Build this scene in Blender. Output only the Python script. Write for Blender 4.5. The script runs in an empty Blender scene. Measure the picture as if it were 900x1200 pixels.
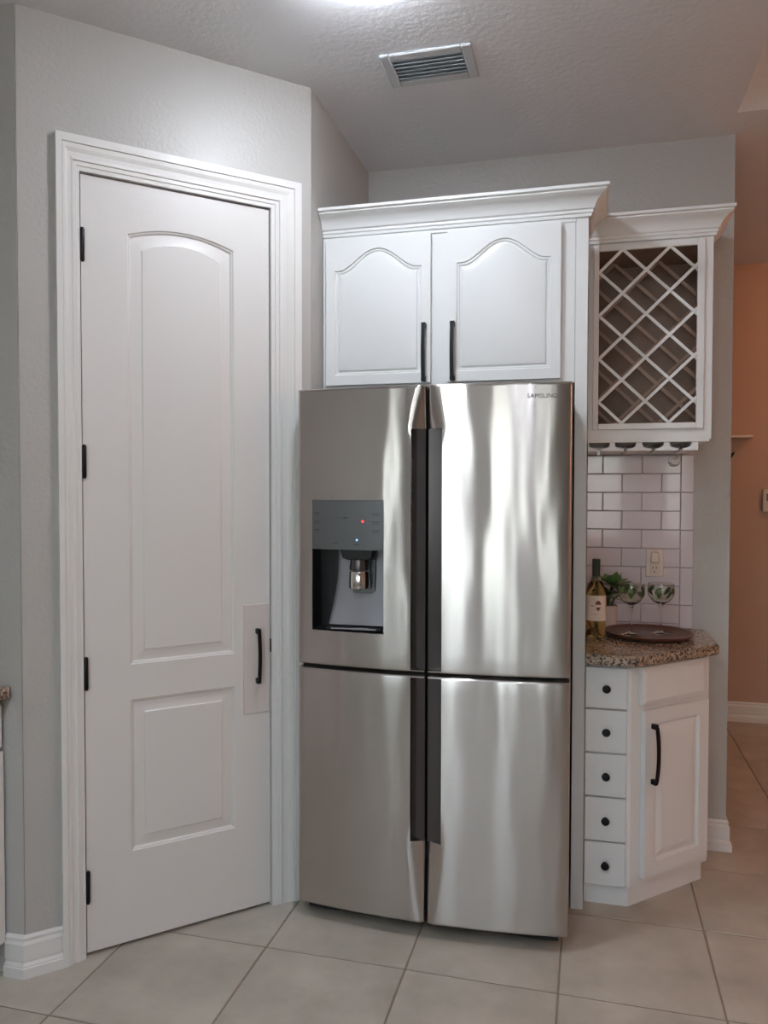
import bpy, bmesh, math, random
from mathutils import Matrix, Vector
random.seed(7)
SC = bpy.context.scene
COL = SC.collection
R2 = math.sqrt(0.5)

# ------------------------------------------------------------------ camera
H = 1.465
yaw, pit, rol = math.radians(-14.57), math.radians(-1.612), math.radians(0.0915)
fwd = Vector((math.sin(yaw)*math.cos(pit), math.cos(yaw)*math.cos(pit), math.sin(pit)))
rt = Vector((math.cos(yaw), -math.sin(yaw), 0)); up = rt.cross(fwd)
cx = rt*math.cos(rol) + up*math.sin(rol); cu = up*math.cos(rol) - rt*math.sin(rol)
cam = bpy.data.objects.new('camera', bpy.data.cameras.new('camera')); COL.objects.link(cam)
cam.matrix_world = Matrix(((cx.x, cu.x, -fwd.x, 0), (cx.y, cu.y, -fwd.y, 0), (cx.z, cu.z, -fwd.z, H), (0, 0, 0, 1)))
cam.data.sensor_fit = 'VERTICAL'; cam.data.sensor_height = 32.0; cam.data.lens = 919.7/1200*32.0
cam.data.clip_start = 0.05
SC.camera = cam

# ------------------------------------------------------------------ world and exposure
w = bpy.data.worlds.new('world'); SC.world = w; w.use_nodes = True
nt = w.node_tree; bg = nt.nodes['Background']
sky = nt.nodes.new('ShaderNodeTexSky'); sky.sky_type = 'NISHITA'; sky.sun_disc = False
sky.sun_elevation = math.radians(38); sky.sun_rotation = math.radians(40); sky.dust_density = 3.0
hz = nt.nodes.new('ShaderNodeMix'); hz.data_type = 'RGBA'; hz.inputs['Factor'].default_value = .6
hz.inputs['B'].default_value = (2.85, 2.9, 2.95, 1)          # bright hazy overcast mixed with the clear sky
nt.links.new(sky.outputs[0], hz.inputs['A']); nt.links.new(hz.outputs['Result'], bg.inputs[0]); bg.inputs[1].default_value = 2.8
vs = SC.view_settings; vs.view_transform = 'Standard'; vs.look = 'None'; vs.gamma = 1.0; vs.exposure = 0.36
vs.use_curve_mapping = False
LED_STRENGTH = 172.0          # flush ceiling lights
HALL_STRENGTH = 28.0          # warm hall lamp
GREAT_STRENGTH = 18.0        # globe wall lamp in the open room to the right

# ------------------------------------------------------------------ materials
def lin(h):
    h = h.lstrip('#'); c = [int(h[i:i+2], 16)/255 for i in (0, 2, 4)]
    return tuple(x/12.92 if x <= .04045 else ((x+.055)/1.055)**2.4 for x in c) + (1,)
MAT = {}
def mat(name, col, rough=.5, metal=0, bump=None, vary=0.0, vscale=3.0, spec=.5, trans=0, ior=1.45, coat=0, emit=None, estr=0, sss=0):
    m = bpy.data.materials.new(name); m.use_nodes = True; n = m.node_tree; b = n.nodes['Principled BSDF']
    c = lin(col) if isinstance(col, str) else col
    I = b.inputs
    I['Base Color'].default_value = c; I['Roughness'].default_value = rough; I['Metallic'].default_value = metal
    I['Specular IOR Level'].default_value = spec; I['Transmission Weight'].default_value = trans; I['IOR'].default_value = ior
    I['Coat Weight'].default_value = coat
    if emit: I['Emission Color'].default_value = lin(emit); I['Emission Strength'].default_value = estr
    tc = n.nodes.new('ShaderNodeTexCoord')
    if vary:
        no = n.nodes.new('ShaderNodeTexNoise'); no.inputs['Scale'].default_value = vscale; no.inputs['Detail'].default_value = 5
        n.links.new(tc.outputs['Object'], no.inputs['Vector'])
        mx = n.nodes.new('ShaderNodeMix'); mx.data_type = 'RGBA'
        mx.inputs['A'].default_value = tuple(x*(1-vary) for x in c[:3])+(1,)
        mx.inputs['B'].default_value = tuple(min(1, x*(1+vary)) for x in c[:3])+(1,)
        n.links.new(no.outputs['Fac'], mx.inputs['Factor']); n.links.new(mx.outputs['Result'], I['Base Color'])
    if bump:
        sc_, st, dist = bump
        no = n.nodes.new('ShaderNodeTexNoise'); no.inputs['Scale'].default_value = sc_; no.inputs['Detail'].default_value = 3
        n.links.new(tc.outputs['Object'], no.inputs['Vector'])
        bp = n.nodes.new('ShaderNodeBump'); bp.inputs['Strength'].default_value = st; bp.inputs['Distance'].default_value = dist
        n.links.new(no.outputs['Fac'], bp.inputs['Height']); n.links.new(bp.outputs['Normal'], I['Normal'])
    MAT[name] = m
    return m

mat('wall_paint', '#b1b0ac', .38, bump=(75, .55, .004), vary=.02)
mat('hall_paint', '#b79a86', .5, bump=(75, .5, .003), vary=.02)
mat('ceiling_paint', '#dfe0e2', .75, bump=(48, .5, .004), vary=.02, vscale=12)
mat('trim_white', '#d9d9d6', .32, bump=(140, .05, .001), vary=.012)
mat('door_white', '#d6d5d2', .36, bump=(160, .06, .001), vary=.012)
mat('cabinet_white', '#e0e2e1', .3, bump=(120, .04, .001), vary=.012)
mat('plate_white', '#cfc8c4', .4, vary=.03, vscale=20)
mat('black_metal', '#1c1c20', .38, metal=.6, vary=.1, vscale=40)
mat('black_plastic', '#101114', .35, vary=.1, vscale=30)
mat('dark_gap', '#0a0a0b', .8, vary=.1)
mat('grout', '#877d70', .9, bump=(200, .4, .002), vary=.12, vscale=6)
mat('wall_grout', '#b9b0af', .85, vary=.05)
mat('subway', '#cfc8cc', .13, bump=(9, .10, .003), vary=.04, vscale=7, coat=.3)
mat('wood_interior', '#a48e80', .6, bump=(30, .1, .002), vary=.15, vscale=9)
mat('rack_wood', '#c4aa98', .55, vary=.15, vscale=14)
mat('fridge_side', '#4a4a4d', .45, metal=.5, vary=.05)
mat('recess_steel', '#5d5a5b', .22, metal=.85, vary=.06, vscale=3)
mat('panel_grey', '#727577', .28, metal=.75, vary=.04)
mat('cavity_grey', '#8f8f94', .4, metal=.35, vary=.05)
mat('chrome', '#d6d3d0', .1, metal=1, vary=.02)
mat('print_grey', '#3b3c3f', .5, vary=.05)
mat('logo_grey', '#38383c', .5, metal=0, vary=.05)
mat('red_led', '#ff4040', .4, emit='#ff2a30', estr=2.0, vary=.02)
mat('blue_led', '#80a0ff', .4, emit='#7fa4ff', estr=1.6, vary=.02)
mat('led_lens', '#ffffff', .4, emit='#eef4ff', estr=LED_STRENGTH, vary=.01)
mat('hall_lens', '#ffe0b0', .4, emit='#ffae76', estr=HALL_STRENGTH, vary=.01)
mat('great_lens', '#ffe6c8', .4, emit='#ffbf9c', estr=GREAT_STRENGTH, vary=.01)
mat('vent_metal', '#c3c7ca', .45, bump=(60, .1, .001), vary=.05, vscale=14)
mat('vent_louver', '#c2ced6', .4, vary=.05, vscale=14)
mat('vent_dark', '#b4c2cc', .8, vary=.1)
mat('outlet_white', '#d5c8bb', .35, vary=.02)
mat('tray_brown', '#5f3a2d', .35, bump=(50, .2, .002), vary=.25, vscale=9)
mat('cap_green', '#2e3a34', .4, vary=.12, vscale=30)
mat('paper_label', '#dfd6cb', .7, bump=(200, .05, .001), vary=.03)
mat('emblem_red', '#6a3426', .5, vary=.1, vscale=60)
mat('leaf_green', '#6a8a50', .45, vary=.35, vscale=18)
mat('leaf_dark', '#3f5a3e', .45, vary=.3, vscale=18)
mat('pot_white', '#cfc6c2', .35, vary=.04)
mat('soil', '#3a2c22', .95, bump=(120, .7, .004), vary=.3, vscale=50)
mat('wine', '#eed79a', .05, trans=1, ior=1.34, vary=.02)
mat('bottle_glass', '#f4f6e6', .03, trans=1, ior=1.15, vary=.01)
mat('goblet_glass', '#f1f4ee', .02, trans=1, ior=1.4, vary=.01)
mat('clear_plastic', '#c8c2c2', .15, vary=.03, vscale=30)
mat('patio', '#a79f93', .9, bump=(20, .3, .01), vary=.12, vscale=2)
mat('aluminium', '#d8d8d6', .35, metal=.3, vary=.03)

def tile_material():
    m = bpy.data.materials.new('floor_tile'); m.use_nodes = True; n = m.node_tree; b = n.nodes['Principled BSDF']
    tc = n.nodes.new('ShaderNodeTexCoord'); oi = n.nodes.new('ShaderNodeObjectInfo')
    geo = n.nodes.new('ShaderNodeNewGeometry')
    add = n.nodes.new('ShaderNodeVectorMath'); add.operation = 'MULTIPLY_ADD'
    add.inputs[1].default_value = (1, 1, 1); n.links.new(geo.outputs['Position'], add.inputs[0])
    cmb = n.nodes.new('ShaderNodeCombineXYZ'); mul = n.nodes.new('ShaderNodeMath'); mul.operation = 'MULTIPLY'; mul.inputs[1].default_value = 31
    n.links.new(oi.outputs['Random'], mul.inputs[0]); n.links.new(mul.outputs[0], cmb.inputs[2]); n.links.new(cmb.outputs[0], add.inputs[2])
    no = n.nodes.new('ShaderNodeTexNoise'); no.inputs['Scale'].default_value = 4.5; no.inputs['Detail'].default_value = 6; no.inputs['Roughness'].default_value = .6
    n.links.new(add.outputs[0], no.inputs['Vector'])
    cr = n.nodes.new('ShaderNodeValToRGB')
    cr.color_ramp.elements[0].position = .3; cr.color_ramp.elements[0].color = lin('#a19c90')
    cr.color_ramp.elements[1].position = .7; cr.color_ramp.elements[1].color = lin('#bdb8ac')
    n.links.new(no.outputs['Fac'], cr.inputs[0]); n.links.new(cr.outputs[0], b.inputs['Base Color'])
    b.inputs['Roughness'].default_value = .42; b.inputs['Specular IOR Level'].default_value = .4
    n2 = n.nodes.new('ShaderNodeTexNoise'); n2.inputs['Scale'].default_value = 30; n.links.new(add.outputs[0], n2.inputs['Vector'])
    bp = n.nodes.new('ShaderNodeBump'); bp.inputs['Strength'].default_value = .12; bp.inputs['Distance'].default_value = .002
    n.links.new(n2.outputs['Fac'], bp.inputs['Height']); n.links.new(bp.outputs[0], b.inputs['Normal'])
    MAT['floor_tile'] = m
tile_material()

def granite():
    m = bpy.data.materials.new('granite'); m.use_nodes = True; n = m.node_tree; b = n.nodes['Principled BSDF']
    geo = n.nodes.new('ShaderNodeNewGeometry')
    v = n.nodes.new('ShaderNodeTexVoronoi'); v.inputs['Scale'].default_value = 150; n.links.new(geo.outputs['Position'], v.inputs['Vector'])
    cr = n.nodes.new('ShaderNodeValToRGB'); e = cr.color_ramp.elements
    cr.color_ramp.interpolation = 'CONSTANT'
    e[0].position = 0; e[0].color = lin('#453e3b'); e[1].position = .2; e[1].color = lin('#8f7b68')
    for p, c in ((.42, '#b39a80'), (.62, '#bcae9f'), (.74, '#7d6a5c'), (.86, '#a9957f')):
        q = e.new(p); q.color = lin(c)
    sep = n.nodes.new('ShaderNodeSeparateColor'); n.links.new(v.outputs['Color'], sep.inputs[0]); n.links.new(sep.outputs[0], cr.inputs[0])
    no = n.nodes.new('ShaderNodeTexNoise'); no.inputs['Scale'].default_value = 40; n.links.new(geo.outputs['Position'], no.inputs['Vector'])
    mx = n.nodes.new('ShaderNodeMix'); mx.data_type = 'RGBA'; mx.blend_type = 'MULTIPLY'; mx.inputs['Factor'].default_value = .5
    n.links.new(cr.outputs[0], mx.inputs['A']); n.links.new(no.outputs['Color'], mx.inputs['B']); 
    mp = n.nodes.new('ShaderNodeMapRange'); mp.inputs['To Min'].default_value = .55; mp.inputs['To Max'].default_value = 1.25
    n.links.new(no.outputs['Fac'], mp.inputs['Value']); n.links.new(mp.outputs[0], mx.inputs['B'])
    n.links.new(mx.outputs['Result'], b.inputs['Base Color'])
    b.inputs['Roughness'].default_value = .14
    MAT['granite'] = m
granite()

def stainless():
    m = bpy.data.materials.new('stainless'); m.use_nodes = True; n = m.node_tree; b = n.nodes['Principled BSDF']
    I = b.inputs
    I['Base Color'].default_value = lin('#c4bfbc'); I['Metallic'].default_value = 1; I['Roughness'].default_value = .2
    I['Anisotropic'].default_value = 1.0
    t = n.nodes.new('ShaderNodeCombineXYZ'); t.inputs[2].default_value = 1; n.links.new(t.outputs[0], I['Tangent'])
    geo = n.nodes.new('ShaderNodeNewGeometry')
    def noise(scale_xyz, sc_, det):
        mu = n.nodes.new('ShaderNodeVectorMath'); mu.operation = 'MULTIPLY'; mu.inputs[1].default_value = scale_xyz
        n.links.new(geo.outputs['Position'], mu.inputs[0])
        no = n.nodes.new('ShaderNodeTexNoise'); no.inputs['Scale'].default_value = sc_; no.inputs['Detail'].default_value = det
        n.links.new(mu.outputs[0], no.inputs['Vector']); return no
    a = noise((1, 1, .22), 9, 1); 
    bp = n.nodes.new('ShaderNodeBump'); bp.inputs['Strength'].default_value = .35; bp.inputs['Distance'].default_value = .010
    n.links.new(a.outputs['Fac'], bp.inputs['Height']); n.links.new(bp.outputs[0], I['Normal'])
    g = noise((.02, .02, 1), 900, 2)                     # fine horizontal brushing
    mp = n.nodes.new('ShaderNodeMapRange'); mp.inputs['To Min'].default_value = .17; mp.inputs['To Max'].default_value = .25
    n.links.new(g.outputs['Fac'], mp.inputs['Value']); n.links.new(mp.outputs[0], I['Roughness'])
    MAT['stainless'] = m
stainless()

def pane_material():
    m = bpy.data.materials.new('window_glass'); m.use_nodes = True; n = m.node_tree
    out = n.nodes['Material Output']; n.nodes.remove(n.nodes['Principled BSDF'])
    tr = n.nodes.new('ShaderNodeBsdfTransparent'); tr.inputs[0].default_value = (.93, .95, .94, 1)
    gl = n.nodes.new('ShaderNodeBsdfGlossy'); gl.inputs['Roughness'].default_value = .02
    mx = n.nodes.new('ShaderNodeMixShader'); mx.inputs[0].default_value = .07
    n.links.new(tr.outputs[0], mx.inputs[1]); n.links.new(gl.outputs[0], mx.inputs[2]); n.links.new(mx.outputs[0], out.inputs[0])
    MAT['window_glass'] = m
pane_material()

# ------------------------------------------------------------------ mesh helpers
W = {}
class G:
    """Collects shapes in local coordinates; build() links them as one mesh object."""
    def __init__(s): s.v = []; s.f = []
    def add(s, v, f):
        o = len(s.v); s.v += [Vector(p) for p in v]; s.f += [[i+o for i in q] for q in f]; return s
    def box(s, x0, x1, y0, y1, z0, z1, bev=0, seg=1):
        if x0 > x1: x0, x1 = x1, x0
        if y0 > y1: y0, y1 = y1, y0
        if z0 > z1: z0, z1 = z1, z0
        bm = bmesh.new(); bmesh.ops.create_cube(bm, size=1)
        for v in bm.verts: v.co = Vector((x0+(v.co.x+.5)*(x1-x0), y0+(v.co.y+.5)*(y1-y0), z0+(v.co.z+.5)*(z1-z0)))
        if bev: bmesh.ops.bevel(bm, geom=bm.edges[:], offset=bev, segments=seg, affect='EDGES', profile=.5)
        s.bm(bm); return s
    def bm(s, bm):
        bm.verts.ensure_lookup_table(); bm.verts.index_update()
        s.add([v.co.copy() for v in bm.verts], [[v.index for v in f.verts] for f in bm.faces]); bm.free()
    def prism(s, poly, z0, z1, bev=0, seg=2):
        """polygon in xy, extruded in z"""
        bm = bmesh.new(); vs_ = [bm.verts.new((x, y, z0)) for x, y in poly]; f = bm.faces.new(vs_)
        r = bmesh.ops.extrude_face_region(bm, geom=[f])
        for e in r['geom']:
            if isinstance(e, bmesh.types.BMVert): e.co.z = z1
        bmesh.ops.recalc_face_normals(bm, faces=bm.faces[:])
        if bev: bmesh.ops.bevel(bm, geom=bm.edges[:], offset=bev, segments=seg, affect='EDGES')
        s.bm(bm); return s
    def prism_y(s, poly, y0, y1, bev=0):
        """polygon in xz, extruded in y"""
        bm = bmesh.new(); vs_ = [bm.verts.new((x, y0, z)) for x, z in poly]; f = bm.faces.new(vs_)
        r = bmesh.ops.extrude_face_region(bm, geom=[f])
        for e in r['geom']:
            if isinstance(e, bmesh.types.BMVert): e.co.y = y1
        bmesh.ops.recalc_face_normals(bm, faces=bm.faces[:])
        if bev: bmesh.ops.bevel(bm, geom=bm.edges[:], offset=bev, segments=1, affect='EDGES')
        s.bm(bm); return s
    def lathe(s, prof, c=(0, 0, 0), seg=32, axis='z'):
        vs_, fs = [], []; n = len(prof)
        for r, z in prof:
            for k in range(seg):
                a = 2*math.pi*k/seg
                p = (r*math.cos(a), r*math.sin(a), z)
                if axis == 'y': p = (r*math.cos(a), z, r*math.sin(a))
                vs_.append((c[0]+p[0], c[1]+p[1], c[2]+p[2]))
        for i in range(n-1):
            for k in range(seg):
                k2 = (k+1) % seg
                q = [i*seg+k, i*seg+k2, (i+1)*seg+k2, (i+1)*seg+k]
                fs.append(q if axis == 'z' else q[::-1])
        if prof[0][0] > 1e-6: fs.append(list(range(seg))[::-1] if axis == 'z' else list(range(seg)))
        if prof[-1][0] > 1e-6: fs.append([(n-1)*seg+k for k in range(seg)] if axis == 'z' else [(n-1)*seg+k for k in range(seg)][::-1])
        s.add(vs_, fs); return s
    def bar(s, path, wx, wz, side):
        """rectangular bar (half sizes wx along side, wz along the other normal) swept along a path"""
        vs_, fs = [], []; side = Vector(side)
        n = len(path); P = [Vector(p) for p in path]
        for i in range(n):
            t = (P[min(i+1, n-1)] - P[max(i-1, 0)]).normalized(); o = t.cross(side).normalized()
            for a, b in ((-1, -1), (1, -1), (1, 1), (-1, 1)): vs_.append(P[i]+side*wx*a+o*wz*b)
        for i in range(n-1):
            for k in range(4): fs.append([i*4+k, i*4+(k+1) % 4, i*4+4+(k+1) % 4, i*4+4+k])
        fs.append([3, 2, 1, 0]); fs.append([n*4-4, n*4-3, n*4-2, n*4-1]); s.add(vs_, fs); return s
    def sweep(s, path, prof, z):
        """moulding profile (out, height) swept along an xy path, outward to the right of travel, mitred"""
        P = [Vector(p) for p in path]; n = len(P); m = len(prof); vs_, fs = [], []
        N = []
        for i in range(n-1):
            d = (P[i+1]-P[i]).normalized(); N.append(Vector((d.y, -d.x)))
        for i in range(n):
            a = N[max(0, i-1)]; b = N[min(i, n-2)]; mi = (a+b)/(1+a.dot(b))
            for o, h in prof: q = P[i]+mi*o; vs_.append((q.x, q.y, z+h))
        for i in range(n-1):
            for k in range(m):
                k2 = (k+1) % m; fs.append([i*m+k, (i+1)*m+k, (i+1)*m+k2, i*m+k2])
        fs.append(list(range(m))); fs.append([(n-1)*m+k for k in range(m)][::-1]); s.add(vs_, fs); return s
    def panel(s, rect, outline, steps, y0):
        """front face in xz at depth y0 with a moulded panel: loops outline(inset) at depth y0+d"""
        x0, x1, z0, z1 = rect; nB, nS, nT = 8, 4, 28
        def rectloop(x0, x1, z0, z1, top=None):
            L = [(x0+(x1-x0)*i/nB, z0) for i in range(nB)]
            zr = top(1.0) if top else z1; zl = top(0.0) if top else z1
            L += [(x1, z0+(zr-z0)*i/nS) for i in range(nS)]
            L += [(x1+(x0-x1)*i/nT, top(1-i/nT) if top else z1) for i in range(nT)]
            L += [(x0, zl+(z0-zl)*i/nS) for i in range(nS)]
            return L
        px0, px1, pz0, top = outline
        loops = [(rectloop(x0, x1, z0, z1), 0)]
        for d, dep in steps:
            loops.append((rectloop(px0+d, px1-d, pz0+d, None, lambda u, d=d: top(u)-d), dep))
        n = len(loops[0][0]); vs_, fs = [], []
        for L, dep in loops: vs_ += [(x, y0+dep, z) for x, z in L]
        for i in range(len(loops)-1):
            for k in range(n): fs.append([i*n+k, i*n+(k+1) % n, (i+1)*n+(k+1) % n, (i+1)*n+k])
        fs.append([(len(loops)-1)*n+k for k in range(n)])
        s.add(vs_, fs); return s
    def slab_sides(s, x0, x1, y0, y1, z0, z1):
        """back and four sides of a slab whose front (y0) is modelled separately"""
        v = [(x0, y0, z0), (x1, y0, z0), (x1, y0, z1), (x0, y0, z1), (x0, y1, z0), (x1, y1, z0), (x1, y1, z1), (x0, y1, z1)]
        s.add(v, [[1, 0, 4, 5], [2, 1, 5, 6], [3, 2, 6, 7], [0, 3, 7, 4], [5, 4, 7, 6]]); return s
    def mesh(s, name, material, M=None, smooth=True, angle=38):
        me = bpy.data.meshes.new(name)
        me.from_pydata([(M @ p) if M else p for p in s.v], [], s.f); me.validate(); me.update()
        bm = bmesh.new(); bm.from_mesh(me)
        bmesh.ops.remove_doubles(bm, verts=bm.verts[:], dist=1e-5)
        bm.to_mesh(me); bm.free()
        me.materials.append(MAT[material])
        if smooth:
            me.polygons.foreach_set('use_smooth', [True]*len(me.polygons)); me.set_sharp_from_angle(angle=math.radians(angle))
        return me
    def build(s, name, material, parent=None, F=None, smooth=True, angle=38, **tags):
        M = F or Matrix()
        if parent: M = W[parent].inverted() @ M
        pts = [M @ p for p in s.v]
        lo = Vector([min(p[i] for p in pts) for i in range(3)]); hi = Vector([max(p[i] for p in pts) for i in range(3)])
        c = (lo+hi)/2
        if not parent: c.z = lo.z
        me = s.mesh(name, material, Matrix.Translation(-c) @ M, smooth, angle)
        o = bpy.data.objects.new(name, me); COL.objects.link(o); o.location = c
        if parent: o.parent = parent; W[o] = W[parent] @ Matrix.Translation(c)
        else: W[o] = Matrix.Translation(c)
        for k, v in tags.items(): o[k] = v
        return o

def thing(name, label, category, loc, rz=0, **tags):
    o = bpy.data.objects.new(name, None); COL.objects.link(o); o.empty_display_size = .1
    o.location = loc; o.rotation_euler = (0, 0, rz); W[o] = Matrix.Translation(loc) @ Matrix.Rotation(rz, 4, 'Z')
    o['label'] = label; o['category'] = category
    for k, v in tags.items(): o[k] = v
    return o
def copy_at(o, loc, parent):
    c = o.copy(); COL.objects.link(c); c.parent = parent; c.location = loc
    W[c] = W[parent] @ Matrix.Translation(loc); return c
def frame(loc, rz): return Matrix.Translation(loc) @ Matrix.Rotation(rz, 4, 'Z')
STRUCT = dict(kind='structure')

# ------------------------------------------------------------------ room shell
CEIL = 2.88
BW = 3.41            # face of the wall behind the refrigerator
XL, XR, YR, YH = -2.35, 3.3, -4.0, 5.36
DF = frame((-1.505, 2.107, 0), math.radians(45))      # pantry door frame: x along the wall, y into it

floor = G().box(XL-.1, XR+.1, YR-.1, YH+.1, -.12, -.0025).build('floor', 'grout', label='pale square ceramic floor tiles with grey grout lines', **STRUCT)
TS = .457
gx0, gy0 = -.072, 2.302
t0 = None
NT = 0
for i in range(-5, 8):
    for j in range(-14, 7):
        x = gx0+(i+.5)*TS; y = gy0+(j+.5)*TS
        if x < XL or x > XR or y < YR or y > YH: continue
        if y < -3.6 and x > 1: continue
        if t0 is None:
            g = TS/2-.0028
            t0 = G().box(x-g, x+g, y-g, y+g, -.012, 0, .002).build('tile', 'floor_tile', floor)
        else:
            copy_at(t0, W[floor].inverted() @ Vector((x, y, -.006)), floor)
        NT += 1

G().box(XL, .555, BW, BW+.12, 0, CEIL).build('wall_back', 'wall_paint', label='grey wall behind the refrigerator', **STRUCT)
wall_back = bpy.data.objects['wall_back']
G().box(-1.07, -.960, 2.66, BW, 0, CEIL).build('wall_alcove', 'wall_paint', label='short grey wall left of the refrigerator cabinet', **STRUCT)
# pantry wall with its door opening
pw = G()
pw.box(-.176, -.022, -.002, .11, 0, CEIL).box(.640, .7707, -.002, .11, 0, CEIL).box(-.022, .640, -.002, .11, 2.452, CEIL)
pw.build('wall_pantry', 'wall_paint', F=DF, label='grey angled pantry wall around the white door', **STRUCT)
G().box(XL, -1.630, 1.979, 2.09, 0, CEIL).build('wall_side', 'wall_paint', label='narrow grey wall left of the pantry corner', **STRUCT)
LY0, LY1, LZ0, LZ1 = -3.35, -2.55, .95, 2.25
G().box(XL-.12, XL, YR, LY0, 0, CEIL).box(XL-.12, XL, LY1, YH, 0, CEIL).box(XL-.12, XL, LY0, LY1, 0, LZ0).box(XL-.12, XL, LY0, LY1, LZ1, CEIL).build('wall_left', 'wall_paint', label='grey left kitchen wall', **STRUCT)
G().box(XR, XR+.12, YR, YH, 0, 3.4).build('wall_right', 'hall_paint', label='far right wall', **STRUCT)
G().box(-1.3, XR, YH, YH+.12, 0, CEIL).build('wall_hall', 'hall_paint', label='beige hallway wall beyond the kitchen', **STRUCT)
G().box(-1.3, -1.2, BW+.12, YH, 0, CEIL).build('wall_hallend', 'hall_paint', label='hallway end wall', **STRUCT)
rw = G()
WZ0, WZ1 = .80, 2.35
ADDED_WINS = ((-1.50, -.85), (-.20, .45), (.95, 1.25))
px = XL-.12
for a, b in ADDED_WINS:
    rw.box(px, a, YR-.14, YR, 0, 3.4).box(a, b, YR-.14, YR, WZ1, 3.4).box(a, b, YR-.14, YR, 0, WZ0); px = b
rw.box(px, XR+.12, YR-.14, YR, 0, 3.4)
rw.build('wall_rear', 'wall_paint', label='rear wall with openings for the added windows', **STRUCT)
ce = G()
RX, RY = .53, 3.215
ce.box(XL-.12, RX, YR-.14, YH+.12, CEIL, 3.4).box(RX, XR+.12, RY, YH+.12, CEIL, 3.4).box(RX, XR+.12, YR-.14, RY, 3.22, 3.4)
ce.build('ceiling', 'ceiling_paint', label='textured grey ceiling', **STRUCT)
G().box(-8, 8, -16, YR-.14, -.12, -.03).build('ground', 'patio', label='patio outside the added rear windows', **STRUCT)

# unseen windows added behind the camera, sized for the refrigerator's bright streaks
for n_, (a, b) in zip((1, 3, 4), ADDED_WINS):
    win = thing('window_%d' % n_, ['unseen tall left rear window added for reflections', '', 'unseen tall middle rear window added for reflections', 'unseen narrow right rear window added for reflections'][n_-1], 'window', ((a+b)/2, YR-.07, 0), **STRUCT)
    fr = G(); y0, y1 = YR-.10, YR-.05
    fr.box(a, a+.05, y0, y1, WZ0, WZ1, .003).box(b-.05, b, y0, y1, WZ0, WZ1, .003).box(a+.05, b-.05, y0, y1, WZ0, WZ0+.06, .003).box(a+.05, b-.05, y0, y1, WZ1-.06, WZ1, .003)
    fr.build('window_frame', 'aluminium', win)
    G().box(a+.05, b-.05, YR-.078, YR-.072, WZ0+.06, WZ1-.06).build('pane', 'window_glass', win)
w2 = thing('window_2', 'unseen narrow left-wall window added for a reflection', 'window', (XL-.06, (LY0+LY1)/2, LZ0), **STRUCT)  # unseen, put in to give the left refrigerator door its bright streak
fw = G()
for q in ((LY0, LY0+.05, LZ0, LZ1), (LY1-.05, LY1, LZ0, LZ1), (LY0+.05, LY1-.05, LZ0, LZ0+.05), (LY0+.05, LY1-.05, LZ1-.05, LZ1)): fw.box(XL-.08, XL-.03, q[0], q[1], q[2], q[3], .003)
fw.build('window_frame', 'aluminium', w2)
G().box(XL-.058, XL-.052, LY0+.05, LY1-.05, LZ0+.05, LZ1-.05).build('pane', 'window_glass', w2)

# ------------------------------------------------------------------ mouldings
BB = [(0, .124), (.005, .124), (.010, .117), (.010, .113), (.007, .111), (.007, .107), (.013, .098), (.013, .050), (.010, .048), (.010, .044), (.017, .036), (.017, .032), (.021, .030), (.021, 0), (0, 0)]
cl = DF @ Vector((-.0725, -.002, 0))
G().sweep([(-1.690, 1.979), (-1.630, 1.979), (cl.x, cl.y)], BB, 0).build('baseboard_left', 'trim_white', angle=14, label='white baseboard wrapping the pantry corner', **STRUCT)
G().sweep([(.452, BW), (.555, BW), (.555, BW+.12), (-1.2, BW+.12)], BB, 0).build('baseboard_back', 'trim_white', angle=14, label='white baseboard at the end of the back wall', **STRUCT)
G().sweep([(-1.2, YH), (XR, YH)], BB, 0).build('baseboard_hall', 'trim_white', angle=14, label='white baseboard along the hallway wall', **STRUCT)

# door casing: three mitred lengths
def casing():
    prof = [(0, 0), (0, .020), (.24, .020), (.25, .0155), (.29, .0165), (.38, .0155), (.50, .0110), (.62, .0100), (.70, .0125), (.73, .0125), (.74, .0085), (.86, .0085), (.88, .0055), (1, .005), (1, 0)]
    a, b, top, ia, ib, it = -.0725, .727, 2.533, -.004, .618, 2.433
    g = G(); m = len(prof); vs_, fs = [], []
    for k in range(4):
        for u, t in prof:
            xl = a+(ia-a)*u; xr = b+(ib-b)*u; zt = top+(it-top)*u
            x, z = ((xl, 0), (xl, zt), (xr, zt), (xr, 0))[k]
            vs_.append((x, -.002-t, z))
    for i in range(3):
        for k in range(m-1): fs.append([i*m+k, i*m+k+1, (i+1)*m+k+1, (i+1)*m+k])
    fs.append(list(range(m))[::-1]); fs.append([3*m+k for k in range(m)])
    g.add(vs_, fs)
    return g
cas = casing().build('trim_1', 'trim_white', F=DF, angle=14, label='white moulded casing around the pantry door', **STRUCT)
G().box(-.022, -.0035, -.0015, .11, 0, 2.452).box(.6175, .640, -.0015, .11, 0, 2.452).box(-.0035, .6175, -.0015, .11, 2.4325, 2.452).build('jamb', 'trim_white', cas, F=DF)

# ------------------------------------------------------------------ handles
def bow_pull(length, proj=.028, wd=.0055):
    """vertical arched pull centred on z=0 projecting to -y, feet at y=0"""
    g = G(); h = length/2
    path = []
    for i in range(15):
        u = -1+2*i/14
        path.append((0, -proj*(.72+.28*(1-u*u)), u*h))
    g.bar(path, wd, .004, (1, 0, 0))
    for sg in (-1, 1): g.box(-wd-.0015, wd+.0015, -proj*.78, 0, sg*h-.009, sg*h+.009, .0015)
    return g
def knob():
    return G().lathe([(.0, -.026), (.008, -.0258), (.0125, -.0235), (.0145, -.019), (.0125, -.014), (.007, -.011), (.006, -.004), (.009, -.001), (.009, 0)], axis='y', seg=20)

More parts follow.
